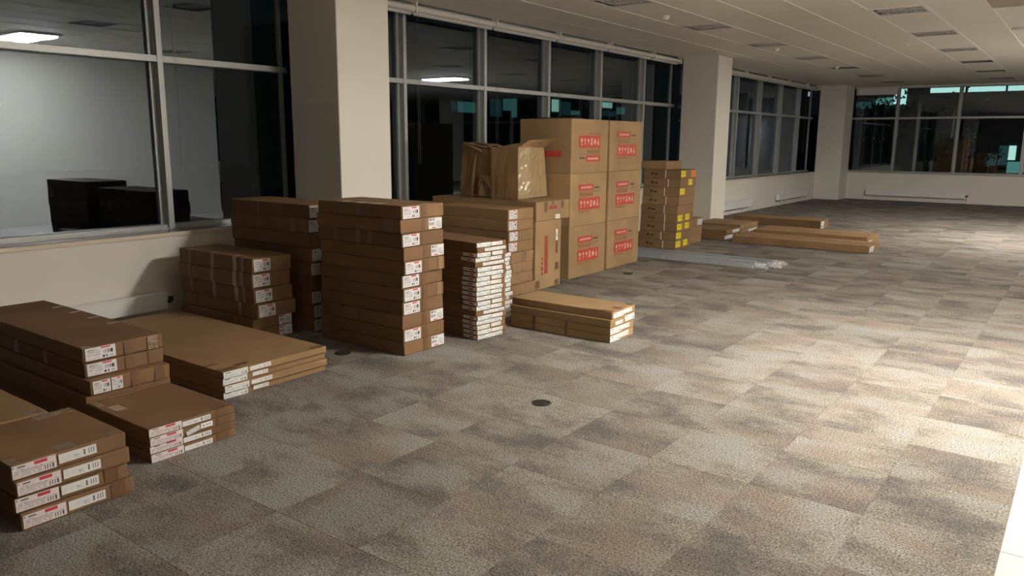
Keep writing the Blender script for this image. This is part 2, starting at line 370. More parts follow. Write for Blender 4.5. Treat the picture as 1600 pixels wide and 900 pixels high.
# windows -------------------------------------------------------------------
def window(name, a, b, mulls, along, plane, sgn):
    """a..b extent along the facade; plane = room-side face of the frame; sgn = direction outwards"""
    W = struct(name)
    def put(nm, u0, u1, d0, d1, z0, z1, m, bev=.002):
        p, q = sorted((plane+sgn*d0, plane+sgn*d1))
        dims = (p, q, u0, u1, z0, z1) if along == 'y' else (u0, u1, p, q, z0, z1)
        return boxo(nm, dims, m, W, bev)
    edges = [a]+list(mulls)+[b]
    for u in mulls:
        put('mullion', u-.026, u+.026, 0, .13, .757, 3.08, ALU)
    put('bottom_rail', a, b, .03, .13, .757, .80, ALUD)
    put('bottom_bead', a, b, .01, .03, .757, .772, ALU)
    put('top_rail', a, b, .02, .13, 3.05, 3.09, ALUD)
    for u0, u1 in zip(edges, edges[1:]):
        if u1-u0 < .12: continue
        e0 = u0+(.026 if u0 in mulls else 0); e1 = u1-(.026 if u1 in mulls else 0)
        put('transom', e0, e1, .005, .13, 2.205, 2.26, ALU)
        for z0, z1 in ((.80, 2.205), (2.26, 3.05)):
            put('sash_stile', e1-.035, e1, .075, .115, z0, z1, ALUD, 0)
            put('pane', e0, e1-.035, .10, .106, z0, z1, GLASS, 0)
    return W
PL = -6.60
window('window_1', -3.33, 5.10, [-2.23, -.73, .77, 2.27, 3.77], 'y', PL, -1)
window('window_2', 5.52, 14.02, [6.77, 8.27, 9.77, 11.27, 12.77], 'y', PL, -1)
window('window_3', 14.43, 23.0, [15.77, 17.27, 18.77, 20.27, 21.77], 'y', PL, -1)
window('window_4', -5.82, 12.0, [-4.60, -3.10, -1.57, -.07, 1.43, 2.93, 4.43, 5.93, 7.43, 8.93, 10.43], 'x', 23.82, 1)
window('window_5', Y0, -4.03, [-5.23], 'y', PL, -1)

# ceiling -------------------------------------------------------------------
ceil = struct('ceiling', (0, 0, ZC))
def cpart(name, x0, x1, y0, y1, z0, z1, m, bev=0, **k):
    return boxo(name, (x0, x1, y0, y1, z0-ZC, z1-ZC), m, ceil, bev, **k)
cpart('slab', -6.8, 12.2, Y0-.2, 24.3, 3.36, 3.46, mat('ceiling_void', (.12, .11, .1), .9, noise=(.1, 2)))
cpart('perimeter_panel', -6.50, -5.925, Y0, YB+.2, 3.1, 3.13, CEIL)
cpart('perimeter_panel', -5.915, -5.41, Y0, YB+.2, 3.1, 3.13, CEIL)
FIX_Y = [.9-12, .9-9.6, .9-7.2, .9-4.8, .9-2.4, .9, 3.3, 5.52, 8.1, 10.5, 12.88, 15.28, 17.6, 20.0, 22.3]
FIX_X = [-4.5, -2.1, .3]
def run(x0, x1, y0, y1):
    n_ = max(1, round((y1-y0)/2.4)); d = (y1-y0)/n_
    for k in range(n_):
        boxo('ceiling_panel', (x0+.006, x1-.006, y0+k*d+.002, y0+(k+1)*d-.002, 0, .03), CEIL, ceil, .002)
k = 0
x = -5.4
while x < XR-.05:
    x1 = min(x+.6, XR)
    fx = [f for f in FIX_X if abs(f-(x+.3)) < .05]
    if fx:
        y = Y0
        for fy in FIX_Y:
            run(x, x1, y, fy-.3); y = fy+.3
        run(x, x1, y, YB+.2)
    else: run(x, x1, Y0, YB+.2)
    cpart('ceiling_runner', x-.009, x+.009, Y0, YB+.2, 3.0965, 3.12, CEILGRID)
    x += .6
cpart('ceiling_field', XR, 12.0, 9.8, YB+.2, 3.1, 3.13, CEIL)

def fixture_body(lit):
    t = obj('ceiling_light', None)
    if lit:
        bm = bmesh.new(); bxm(bm, -.82, .42, -.31, .31, -.030, .001, .003); obj('housing', mesh(bm, 'housing', WHITEPL), t)
        em = mat('lit_diffuser', (.9, .9, .9), .5, noise=(.01, 3), emit=LAMPCOL[:3], estr=LAMP)
        for sx in (-1, 1):
            for sy in (-1, 1):
                cx_, cy_ = -.2+sx*.31, sy*.15
                bm = bmesh.new(); vv = bxm(bm, cx_-.25, cx_+.25, cy_-.115, cy_+.115, -.056, -.029)
                for v in vv[:4]: v.co.x = cx_+(v.co.x-cx_)*.92; v.co.y = cy_+(v.co.y-cy_)*.86
                obj('diffuser_offscreen', mesh(bm, 'diffuser', em), t)
        return t
    bm = bmesh.new()
    for d in ((-.295,-.262,-.295,.295),(.262,.295,-.295,.295),(-.262,.262,-.295,-.235),(-.262,.262,.235,.295)):
        bxm(bm, d[0], d[1], d[2], d[3], -.004, .03, .002)
    obj('frame', mesh(bm, 'frame', WHITEPL), t)
    bm = bmesh.new()
    bxm(bm, -.262, .262, -.235, .235, .10, .112)
    bxm(bm, -.268, -.262, -.24, .24, .0, .112); bxm(bm, .262, .268, -.24, .24, .0, .112)
    bxm(bm, -.268, .268, -.241, -.235, .0, .112); bxm(bm, -.268, .268, .235, .241, .0, .112)
    obj('housing', mesh(bm, 'housing', LAMPBOX), t)
    if True:
        bm = bmesh.new()
        bxm(bm, -.262, .262, -.010, .010, .004, .07)
        obj('spine', mesh(bm, 'spine', LOUVRE), t)
        bm = bmesh.new(); nb = 13
        for i in range(nb):
            xx = -.262+.524*(i+.5)/nb
            for s in (-1, 1): bxm(bm, xx-.002, xx+.002, *sorted((s*.012, s*.232)), .012, .06)
        obj('louvre', mesh(bm, 'louvre', LOUVRE), t, kind='stuff')
        bm = bmesh.new()
        for s in (-1, 1): cyl(bm, (-.25, s*.12, .085), (.25, s*.12, .085), .013, 8)
        obj('tube', mesh(bm, 'tube', WHITEPL), t)
    return t
def clone(src, loc, rz=0):
    c = src.copy(); C.objects.link(c); c.location = loc; c.rotation_euler = (0, 0, rz)
    for ch in src.children:
        d = ch.copy(); C.objects.link(d); d.parent = c
    return c
LIT = { (.3, 5.52), (.3, 15.28)}
protos = {}
for fx in FIX_X:
    for fy in FIX_Y:
        lit = any(abs(a-fx) < .01 and abs(b-fy) < .01 for a, b in LIT)
        if fx == .3 and not lit and fy > 18: pass
        if lit not in protos:
            t = protos[lit] = fixture_body(lit); t.location = (fx, fy, ZC)
        else: t = clone(protos[lit], (fx, fy, ZC))
        t['category'] = 'ceiling light'
        k_ = len(FIX_Y)-1-FIX_Y.index(fy)
        o_ = ['nearest to', 'second from', 'third from', 'fourth from', 'fifth from', 'sixth from', 'seventh from', 'eighth from', 'ninth from', 'tenth from', 'eleventh from', 'twelfth from', 'thirteenth from', 'fourteenth from', 'fifteenth from'][k_]
        if lit:
            t.name = 'ceiling_light_near_offscreen' if fy < 10 else 'ceiling_light_far_offscreen'
            t['label'] = f'lit square ceiling light with four glowing panels, {o_} the far windows above the aisle'; t['group'] = 'lit ceiling lights over the aisle'
        elif fx == -4.5:
            t['label'] = f'unlit louvred ceiling light {o_} the far windows, row along the window wall'; t['group'] = 'unlit ceiling lights along the windows'
        elif fx == -2.1:
            t['label'] = f'unlit louvred ceiling light {o_} the far windows, middle row'; t['group'] = 'unlit ceiling lights in the middle row'
        else:
            t['label'] = f'unlit louvred ceiling light {o_} the far windows, row over the tiled aisle'; t['group'] = 'unlit ceiling lights over the aisle'

def detector(x, y, r, h, label, group=None):
    t = thing('smoke_detector', label, 'smoke detector', (x, y, ZC), group=group)
    bm = bmesh.new(); lathe(bm, [(r*.96, .002), (r, -.004), (r, -.016), (r*.9, -.02)], 24); obj('base', mesh(bm, 'base', WHITEPL), t)
    bm = bmesh.new(); lathe(bm, [(r*.74, -.018), (r*.74, -h*.7), (r*.6, -h*.9), (r*.3, -h)], 20); obj('head', mesh(bm, 'head', WHITEPL), t)
G = 'smoke detectors in the window-side light row'
for y, w_ in ((9.3, 'farthest from the far windows'), (13.49, 'just before the second pillar'), (17.25, 'nearest the far windows')): detector(-4.555, y, .055, .05, f'small white smoke detector in the window-side light row, {w_}', G)
t = thing('ceiling_speaker', 'flat round white ceiling disc beside the middle row of lights', 'speaker', (-1.05, 12.9, ZC))
bm = bmesh.new(); lathe(bm, [(.12, .002), (.125, -.01), (.11, -.03), (.05, -.036)], 28); obj('disc', mesh(bm, 'disc', WHITEPL), t)
t = thing('sprinkler_head', 'tiny pale ceiling sprinkler between the two rows of unlit lights', 'sprinkler', (-2.69, 14.08, ZC))
bm = bmesh.new(); lathe(bm, [(.04, .002), (.042, -.005), (.03, -.012), (.012, -.02)], 16); obj('plate', mesh(bm, 'plate', WHITEPL), t)
t = thing('access_hatch', 'tan flush access hatch in the ceiling beyond the middle light row', 'hatch', (-.88, 10.5, ZC))
bm = bmesh.new(); bxm(bm, -.31, .31, -.31, .31, -.012, .004, .003); obj('panel', mesh(bm, 'panel', HATCH), t)

# roller blinds ---------------------------------------------------------------
def blind(y0, y1, label, group, drop=0.0, axis='y', cord=True, plane=-6.47):
    slim = axis == 'x'; zc = 3.066 if slim else 3.03; hz = .028 if slim else .05
    t = thing('roller_blind', label, 'blind', (plane, (y0+y1)/2, zc) if axis == 'y' else ((y0+y1)/2, plane, zc), 0 if axis == 'y' else -math.pi/2, group)
    h = (y1-y0)/2
    bm = bmesh.new(); cyl(bm, (0, -h+.012, 0), (0, h-.012, 0), .024 if slim else .036, 14); obj('fabric_roll', mesh(bm, 'fabric_roll', BLIND), t)
    bm = bmesh.new(); bxm(bm, -.045, .05, h-.012, h+.012, -hz, .04 if slim else .075, .004); obj('bracket', mesh(bm, 'bracket', WHITEPL), t)
    bm = bmesh.new(); bxm(bm, -.040, -.034, -h+.02, h-.02, -hz-drop, 0); obj('fabric', mesh(bm, 'fabric', BLIND), t)
    bm = bmesh.new(); bxm(bm, -.046, -.028, -h+.02, h-.02, -hz-.018-drop, -hz-drop, .004); obj('hem_bar', mesh(bm, 'hem_bar', mat('hem_bar_grey', (.5, .5, .49), .45, noise=(.03, 9))), t)
    if cord:
        bm = bmesh.new()
        for dx in (-.02, .01): cyl(bm, (dx, -h+.06, -1.75), (dx, -h+.06, -.01), .0016, 6)
        cyl(bm, (-.02, -h+.06, -1.75), (.01, -h+.06, -1.75), .0016, 6)
        obj('bead_chain', mesh(bm, 'bead_chain', mat('chain_grey', (.14, .14, .135), .5, noise=(.05, 50))), t)
ORD1 = ['first', 'second', 'third', 'fourth', 'fifth', 'sixth']
def blind_row(ys, label, group, axis='y', plane=-6.47, drops={}):
    for i, (a, b) in enumerate(zip(ys, ys[1:])): blind(a, b, label.replace('#', ORD1[i]) if i not in drops else drops[i][1], group, drops[i][0] if i in drops else 0, axis, True, plane)
blind_row([-.73, .77, 2.27, 3.77, 4.98], '# white rolled-up blind over the near radiator window, counted towards the big pillar', 'rolled blinds over the radiator window')
blind_row([5.66, 6.80, 8.30, 9.79, 11.28, 12.79, 13.88], '# white rolled-up blind from the big pillar, over windows behind the tall cartons', 'rolled blinds between the two pillars')
blind_row([14.58, 15.80, 17.30, 18.80, 20.30, 21.80, 22.84], '# white rolled-up blind from the second pillar, over windows beyond it', 'rolled blinds past the second pillar')
blind_row([-5.70, -4.60, -3.10, -1.57, -.07, 1.43], '# white rolled-up blind from the far corner pillar over the far end windows', 'blinds over the far end windows', 'x', 23.72,
          {0: (.16, 'white blind let down slightly over the corner pane of the far windows')})

# radiators ---------------------------------------------------------------------
def radiator(label, x, y, L, rz, z0=.135, z1=.27):
    t = thing('radiator', label, 'radiator', (x, y, 0), rz)      # local x along the wall, local y into the room
    bm = bmesh.new(); bxm(bm, -L/2, L/2, .06, .085, z0, z1, .006, 2); obj('front_panel', mesh(bm, 'front_panel', RAD), t)
    bm = bmesh.new(); bxm(bm, -L/2+.02, L/2-.02, .02, .06, z0+.015, z1-.012); obj('convector', mesh(bm, 'convector', mat('convector_grey', (.45, .45, .44), .6, noise=(.05, 20))), t)
    for s in (-1, 1):
        bm = bmesh.new(); bxm(bm, *sorted((s*(L/2-.012), s*(L/2))), .0, .062, z0, z1, .004); obj('end_cap', mesh(bm, 'end_cap', RAD), t)
    bm = bmesh.new(); bxm(bm, -L/2, L/2, .0, .09, z1-.004, z1+.008, .003); obj('top_grille', mesh(bm, 'top_grille', RAD), t)
    for s in (-.7, .7):
        bm = bmesh.new(); bxm(bm, s*L/2-.02, s*L/2+.02, -.016, .05, z0-.05, z0+.03); obj('wall_bracket', mesh(bm, 'wall_bracket', RAD), t)
    bm = bmesh.new(); cyl(bm, (-L/2+.004, .045, z0+.06), (-L/2-.05, .045, z0+.06), .016, 10); cyl(bm, (-L/2-.05, .045, z0+.06), (-L/2-.05, .045, z0+.10), .020, 10)
    obj('valve', mesh(bm, 'valve', mat('valve_dark', (.06, .055, .05), .4, noise=(.1, 20))), t)
    bm = bmesh.new(); cyl(bm, (-L/2-.04, .045, -.003), (-L/2-.04, .045, z0+.06), .008, 8); obj('pipe', mesh(bm, 'pipe', RAD), t)
    return t
RZ = -math.pi/2
radiator('long low white radiator on the wall beside the widest flat carton stack', XW+.02, 1.62, 3.75, RZ, .115, .25)
radiator('low white radiator beginning behind the second pillar', XW+.02, 16.25, 2.9, RZ, .12, .29)
radiator('low white radiator next to the far corner pillar', XW+.02, 20.75, 2.4, RZ, .14, .28)
radiator('low white radiator under the far end windows', -3.95, YB-.02, 2.45, math.pi, .13, .27)
radiator('low white radiator further along under the far end windows', 2.0, YB-.02, 2.45, math.pi, .13, .27)
radiator('low white radiator under the windows behind the cartons', XW+.02, 10.0, 2.9, RZ, .12, .27)

# ------------------------------------------------------------------ floor grommets
def grommet(x, y, label):
    t = thing('floor_grommet', label, 'floor grommet', (x, y, 0))
    bm = bmesh.new(); lathe(bm, [(.058, -.003), (.060, .002), (.056, .005), (.046, .005)], 28); obj('ring', mesh(bm, 'ring', BLACK), t)
    bm = bmesh.new(); lathe(bm, [(.046, 0), (.045, .0035), (.02, .0035)], 24); obj('lid', mesh(bm, 'lid', BLACK), t)
    bm = bmesh.new(); bxm(bm, .018, .034, -.012, .012, .0034, .006, .001); obj('cable_flap', mesh(bm, 'cable_flap', mat('flap_grey', (.05, .05, .05), .4, noise=(.1, 30))), t)
grommet(-4.341, 3.737, 'black round floor grommet between the widest flat stack and the eleven-high stack')
grommet(-2.537, 3.721, 'black round floor grommet alone in the open carpet')
grommet(-4.385, 8.23, 'black round floor grommet beside the big red-printed cartons')
grommet(-.79, 12.436, 'black round floor grommet on carpet facing the long flat cartons')

# ------------------------------------------------------------------ cartons
rnd = random.Random(3)
def label_mesh(w, h, material, th=.0012):
    bm = bmesh.new(); vs = bxm(bm, 0, th, -w/2, w/2, -h/2, h/2)
    uv = bm.loops.layers.uv.new('UVMap')
    bm.normal_update()
    for f in bm.faces:
        for l in f.loops:
            l[uv].uv = ((l.vert.co.y+w/2)/w, (l.vert.co.z+h/2)/h) if f.normal.x > .9 or f.normal.x < -.9 else (.01, .01)
    return mesh(bm, 'label', material)
def carton(label, group, xf, y0, y1, L, z0, z1, material=KRAFT, rz=0, labels=(), side_labels=(), tapes=(), front_tape=None, top_tape=None, name='cardboard_carton', jit=.0015):
    """front (+X) face at xf, from y0 to y1, length L towards the windows"""
    W, H = y1-y0, z1-z0
    c = Vector((xf, (y0+y1)/2, z0)) - Vector((math.cos(rz), math.sin(rz), 0))*(L/2)
    t = thing(name, label, 'box', c, rz, group)
    bm = bmesh.new()
    vs = bxm(bm, -L/2, L/2, -W/2, W/2, .0004, H-.0004)
    for v in vs:
        v.co.x += rnd.uniform(-jit, jit)*2; v.co.y += rnd.uniform(-jit, jit)*1.5
    # waist: paper walls belly out a touch between the edges
    ed = [e for e in bm.edges if abs(e.verts[0].co.z-e.verts[1].co.z) < .01 and abs(e.verts[0].co.x-e.verts[1].co.x) > L*.5]
    bmesh.ops.subdivide_edges(bm, edges=ed, cuts=3, use_grid_fill=True)
    for v in bm.verts:
        if abs(v.co.x) < L*.45: v.co.y += (1 if v.co.y > 0 else -1)*rnd.uniform(0, .003)
    sharp = [e for e in bm.edges if e.calc_face_angle(0) > .6]
    bmesh.ops.bevel(bm, geom=sharp, offset=min(.008, H*.12), segments=2, affect='EDGES', profile=.6)
    obj('body', mesh(bm, 'body', material), t)
    for (a, b, e, f, m_, *rot) in labels:          # fractions of the front face: u0,u1 (from -Y side), v0,v1
        me = label_mesh((b-a)*W, (f-e)*H, m_)
        o = obj('shipping_label', me, t, (L/2+.0026, -W/2+(a+b)/2*W, (e+f)/2*H))
        o.rotation_euler = (rot[0] if rot else rnd.uniform(-.012, .012), 0, 0)
    for (a, b, e, f, m_) in side_labels:           # metres back from the front edge on the -Y side
        me = label_mesh(b-a, (f-e)*H, m_)
        o = obj('side_label', me, t, (L/2-(a+b)/2, -W/2-.0042, (e+f)/2*H)); o.rotation_euler = (0, 0, -math.pi/2)
    for (f, wd, m_) in tapes:                      # bands on the -Y side, fraction of the length from the front
        xc = L/2-f*L
        bm = bmesh.new(); bxm(bm, xc-wd/2, xc+wd/2, -W/2-.0044, -W/2-.003, .004, H-.002)
        bxm(bm, xc-wd/2, xc+wd/2, -W/2-.0044, -W/2+.05, H-.0012, H+.0006)
        obj('tape', mesh(bm, 'tape', m_), t)
    if front_tape:
        for (u, wd, back, m_) in front_tape:
            yc = -W/2+u*W
            bm = bmesh.new(); bxm(bm, L/2+.0010, L/2+.0024, yc-wd/2, yc+wd/2, .003, H-.001)
            if back: bxm(bm, L/2-back, L/2+.0024, yc-wd/2, yc+wd/2, H-.0012, H+.0007)
            obj('tape', mesh(bm, 'tape', m_), t)
    if top_tape:
        for (xa, xb, ya, yb, m_) in top_tape:      # fractions on the top: xa,xb back from the front; ya,yb across
            bm = bmesh.new(); bxm(bm, L/2-xb*L, L/2-xa*L, -W/2+ya*W, -W/2+yb*W, H-.0012, H+.0008)
            obj('tape', mesh(bm, 'tape', m_), t)
    return t
ORD = ['topmost', 'second', 'third', 'fourth', 'fifth', 'sixth', 'seventh', 'eighth', 'ninth', 'tenth', 'eleventh', 'twelfth', 'thirteenth', 'fourteenth', 'fifteenth', 'sixteenth', 'seventeenth', 'eighteenth', 'nineteenth', 'twentieth']
def nth(i, n_): return 'topmost' if i == 0 else 'bottom' if i == n_-1 else ORD[i]+' from top'
def rj(a): return rnd.uniform(-a, a)

# S1 four-high, paired wide labels
dx = [0, .004, -.006, .008]; dy = [-.006, .004, -.006, .010]
for i in range(4):
    z1 = .284-.071*i
    carton(f'{nth(i,4)} carton of four-high stack with paired wide labels, farthest from the pillars', 'cartons in the paired-label stack',
           -3.312+dx[i], 1.142+dy[i], 1.607+dy[i], .535, z1-.071, z1, KRAFT, rj(.006),
           labels=[(.015, .37, .12, .90, L_WIDE), (.39, .72, .25, .82, L_STRIP)],
           top_tape=[(.0, .14, .40, .56, TAPE), (0, .10, .86, .97, TAPE), (0, .14, .0, .09, TAPE), (.86, .985, .62, .97, CLEAR)] if i == 0 else None,
           front_tape=[(.84, .06, 0, TAPE)] if i > 1 else None)
for i in range(4):
    z1 = .284-.071*i
    carton(f'{nth(i,4)} carton of low stack butted behind the paired-label stack', 'cartons behind the paired-label stack',
           -3.865+rj(.004), 1.055, 1.516, .95, z1-.071, z1, KRAFT2, 0,
           top_tape=[(.0, .07, .8, .96, CLEAR)] if i == 0 else None)
# S2 long cartons with square labels
S2 = [(-4.242, 1.862, 2.312, .367, .450), (-4.236, 1.862, 2.305, .284, .3655), (-4.172, 1.853, 2.302, .200, .284), (-4.186, 1.83, 2.31, .100, .200), (-4.19, 1.84, 2.31, 0, .100)]
for i, (xf, ya, yb, za, zb) in enumerate(S2):
    lab = [(.025, .385, .12, .94, L_SQ)] if i < 2 else [(.03, .235, .10, .93, L_SQ), (.25, .385, .10, .93, L_SQ)] if i == 2 else []
    carton(f'{nth(i,5)} carton of five-high long-carton stack by the radiator, behind four thin cartons', 'long cartons by the radiator',
           xf, ya, yb, 1.53, za, zb, KRAFT, rj(.003), labels=lab,
           tapes=[(.30, .05, TAPE), (.55, .06, TAPE)] if i == 1 else [],
           front_tape=[(.55, .05, 0, TAPE), (.86, .06, .0, CLEAR if i == 0 else TAPE)] if i < 3 else None,
           top_tape=[(.30+.16*k, .325+.16*k, .82, .97, TAPEL) for k in range(4)]+[(0, .03, .0, .10, CLEAR)] if i == 0 else None)
# S3 four thin cartons
dxs = [0, .006, -.002, .004]
for i in range(4):
    z1 = .172-.043*i
    carton(f'{nth(i,4)} thin carton of four-high stack before the long cartons, barcode strips on end', 'thin cartons before the long cartons',
           -3.541+dxs[i], 1.822, 2.293, .625, z1-.043, z1, KRAFT, rj(.004),
           labels=[(.0, .36, .04, .97, L_WIDE), ((.37, .70, .12, .72, L_STRIP) if i != 1 else (.40, .56, .1, .66, L_WW, .22))]+([(.57, .71, .3, .9, L_TAG)] if i == 1 else []),
           front_tape=[(.84, .07, .05 if i == 0 else 0, TAPE)],
           top_tape=[(.82, .98, .02, .10, TAPEL), (.60, .76, .08, .20, TAPEL), (.985, 1, .25, .62, TAPEL)] if i == 0 else None)
# S4 widest flat stack
dxs = [0, -.012, .006, -.012]
for i in range(4):
    z1 = .175-.04375*i
    carton(f'{nth(i,4)} carton of widest flat stack with all-white end labels', 'cartons in the widest flat stack',
           -4.085+dxs[i], 2.586, 3.374, 1.84, z1-.04375, z1, KRAFT2, rj(.002),
           labels=[(.0, .215, .06, .97, L_WW), (.235+.03*(i % 2), .43-.02*(i % 2), .28, .86, L_STRIP)],
           top_tape=[(.01, .04, .0, .14, TAPE), (.03, .055, .16, .28, TAPE), (.10, .115, .0, .12, TAPE), (.0, .03, .86, .98, TAPE), (.90, .93, .18, .32, TAPEL)] if i == 0 else None)
# S5 six-high by the wall
LV = [(.54, .66), (.42, .54), (.30, .42), (.18, .30), (.09, .18), (0, .09)]
for i, (za, zb) in enumerate(LV):
    o = [(0, 0), (-.012, -.004), (.003, 0), (.012, .018), (-.03, .0), (-.03, .0)][i]
    carton(f'{nth(i,6)} carton of six-high stack at the wall beside the widest flat stack', 'cartons in the six-high wall stack',
           -5.098+o[0], 3.530+o[1], 3.892+o[1], 1.0, za, zb, KRAFT, rj(.004),
           labels=[(.04, .45, .12, .90, L_SQ)] if i < 4 else [(.66, 1.0, .08, .98, L_SQT)],
           tapes=[(.12, .04, TAPE), (.22, .05, TAPEL), (.52, .05, TAPE), (.84, .03, TAPE)] if i < 4 else [])
# S6 nine-high behind
for i in range(9):
    h = .1163; z1 = 1.047-h*i
    carton(f'{nth(i,9)} carton of nine-high stack wedged between the eleven-high stack and wall', 'cartons in the nine-high stack',
           -5.002+rj(.012), 4.005+rj(.006), 4.405+rj(.006), 1.045, z1-h, z1, KRAFT, rj(.004),
           labels=[(.02, .42, .1, .9, L_SQ)] if i not in (2, 5) else [(.62, .98, .1, .9, L_SQT)],
           tapes=[(.62, .012, TAPEL)] if i == 0 else [(.18, .07, TAPE)] if i == 1 else [])
# S7 eleven-high
PAT = 'LRLRLLLLRLR'
OFF = [0, -.012, 0, .008, .012, -.014, 0, -.008, -.006, 0, 0]
for i in range(11):
    z1 = 1.10-.1*i
    lab = (.02, .40, .06, .90, L_SQ) if PAT[i] == 'L' else (.66, .985, .10, .90, L_SQT)
    ft = [(.52, .05, 0, TAPE)] + ([(.88, .05, 0, TAPEL)] if i in (1, 4, 6) else [])
    carton(f'{nth(i,11)} carton of eleven-high stack in front of the big pillar', 'cartons in the eleven-high stack',
           -3.920+OFF[i], 3.958+rj(.004)+(.008 if i in (3, 4) else 0), 4.398+rj(.004), .905, z1-.1, z1, KRAFT, rj(.004),
           labels=[lab], front_tape=ft,
           tapes=[(.5, .05, TAPE), (.78, .04, TAPE), (.36, .05, TAPE)] if i in (0, 2) else [(.12, .10, TAPE)] if i in (1, 6) else [(.6, .16, TAPE)] if i == 8 else [],
           top_tape=[(.28, .34, .02, .22, TAPEL), (.48, .54, .02, .22, TAPEL), (.68, .74, .02, .22, TAPEL), (0, .05, .45, .8, TAPEL)] if i == 0 else None)
# S8 twenty thin cartons, stack turned a little
for i in range(20):
    h = .777/20; z1 = .777-h*i
    sh = [.0, .004, .002, -.014, -.012, 0, 0, -.006, -.010, -.004, -.012, -.010, 0, -.006, -.008, .002, -.008, -.006, 0, 0][i]
    k = i % 5
    if i in (1, 4, 14): lab = [(.24, .94, .22, .86, L_WW)]
    elif k in (0, 3): lab = [(.02, .47, .10, .95, L_WW), (.49, .86, .18, .90, L_STRIP)]
    elif k == 2: lab = [(.02, .44, .12, .92, L_WW), (.50, .84, .22, .95, L_STRIP)]
    else: lab = [(.02, .86, .14, .92, L_WW)]
    carton(f'{nth(i,20)} thin carton of twenty-high stack', 'thin cartons in the twenty-high stack',
           -3.772+sh, 4.642+rj(.006), 4.968+rj(.006), .90, z1-h, z1, KRAFT, math.radians(-8)+rj(.006),
           labels=lab, side_labels=[(.005, .155, .2, .85, L_SIDE)] if i not in (0, 1, 4, 14) else [], jit=.001)
for i in range(15):
    h = .585/15; z1 = .585-h*i
    carton(f'{nth(i,15)} thin carton of fifteen-high stack hidden behind the twenty-high stack', 'thin cartons in the fifteen-high stack',
           -4.108+rj(.008), 5.20, 5.535+rj(.010), .85, z1-h, z1, KRAFT, rj(.006), labels=[(.50+rj(.03), .90+rj(.04), .1, .92, L_WW)], jit=.001)
# S9 eight-high
for i in range(8):
    h = .11; z1 = .882-h*i; za = z1-h if i < 7 else 0
    carton(f'{nth(i,8)} carton of eight-high stack beside the red-striped upright carton', 'cartons in the eight-high stack',
           -4.655+rj(.006)+(.03 if i == 7 else 0), 6.195+rj(.004), 6.632+rj(.003), 1.0, za, z1, KRAFT2, rj(.002),
           labels=[(.03, .33, .14, .92, L_SQ)] if i < 4 else [], front_tape=[(.62, .07, 0, CLEAR)] if i == 4 else [(.45, .05, 0, TAPEL)] if i > 3 else None)
# S10 upright carton and the long carton lying on it
t = carton('upright tan carton with a vertical red stripe, standing beside the big red-printed cartons', 'big cartons by the window', -4.632, 6.642, 7.125, 1.25, 0, .728, KRAFT3, 0)
t.pop('group', None) if 'group' in t else None
def mark(parent, name, rects, material, x, th=.0006, join=False):
    if join:
        bm = bmesh.new()
        for (a, b, c, d) in rects: bxm(bm, x, x+th, a, b, c, d)
        return obj(name, mesh(bm, name, material), parent, kind='stuff')
    for (a, b, c, d) in rects:
        bm = bmesh.new(); bxm(bm, x, x+th, a, b, c, d); obj(name, mesh(bm, name, material), parent)
mark(t, 'red_stripe', [(-.075, -.012, .16, .565)], REDINK2, .6265)
mark(t, 'print_mark', [(-.135, -.10, .20, .24), (-.13, -.105, .26, .29), (-.13, -.105, .31, .34), (-.135, -.10, .15, .18)], REDINK2, .6265)
o = obj('paper_tag', label_mesh(.035, .12, L_TAG), t, (.627, .155, .56))
mark(t, 'tape', [(.135, .20, .18, .26), (.13, .205, .012, .07), (-.235, -.16, .02, .10), (.14, .18, .36, .50)], TAPE, .6262, .001)
t = carton('long tan carton lying across the red-striped upright carton, open box on top', 'big cartons by the window', -4.628, 6.640, 7.275, 1.45, .7285, .932, KRAFT3, 0)
t.pop('group', None) if 'group' in t else None
mark(t, 'red_mark', [(-.08, .075, .115, .150)], REDINK2, .7265)
o = obj('paper_tag', label_mesh(.085, .045, L_TAG), t, (.727, .085, .032))
mark(t, 'tape', [(-.17, -.11, .09, .196), (.15, .20, .12, .20), (-.03, .02, .16, .20)], TAPE, .7262, .001)
bm = bmesh.new(); bxm(bm, -.725+.1, .72, -.318, -.26, .203, .2045); obj('tape', mesh(bm, 'tape', TAPE), t)

# S11 big cartons with red print
def pictos(parent, material, x, y0, y1, z0, z1):
    """six small packing symbols in a row: wine glass, arrows, umbrella, stack, ring, bottle"""
    n_ = 6; wd = (y1-y0)/n_; h = z1-z0; th = .0006
    for i in range(n_):
        c = y0+wd*(i+.5); a = wd*.30; bm = bmesh.new()
        def r(p, q, s, u): bxm(bm, x, x+th, c+p*a, c+q*a, z0+s*h, z0+u*h)
        if i == 0: r(-.8, .8, .50, .80); r(-.18, .18, .22, .5); r(-.7, .7, .16, .24)
        elif i == 1: r(-.25, .25, .18, .62); r(-.9, .9, .58, .68); r(-.5, .5, .68, .80)
        elif i == 2: r(-1, 1, .52, .66); r(-.6, .6, .66, .78); r(-.12, .12, .2, .52)
        elif i == 3: r(-.9, .9, .18, .38); r(-.6, .6, .42, .60); r(-.8, .8, .64, .82)
        elif i == 4:
            n2 = 10
            pts = [bm.verts.new((x+th, c+1.1*a*math.cos(k*2*math.pi/n2), z0+.5*h+.28*h*math.sin(k*2*math.pi/n2))) for k in range(n2)]
            bm.faces.new(pts)
        else: r(-.7, .7, .18, .56); r(-.28, .28, .56, .84)
        obj('pictogram', mesh(bm, 'pictogram', material), parent)
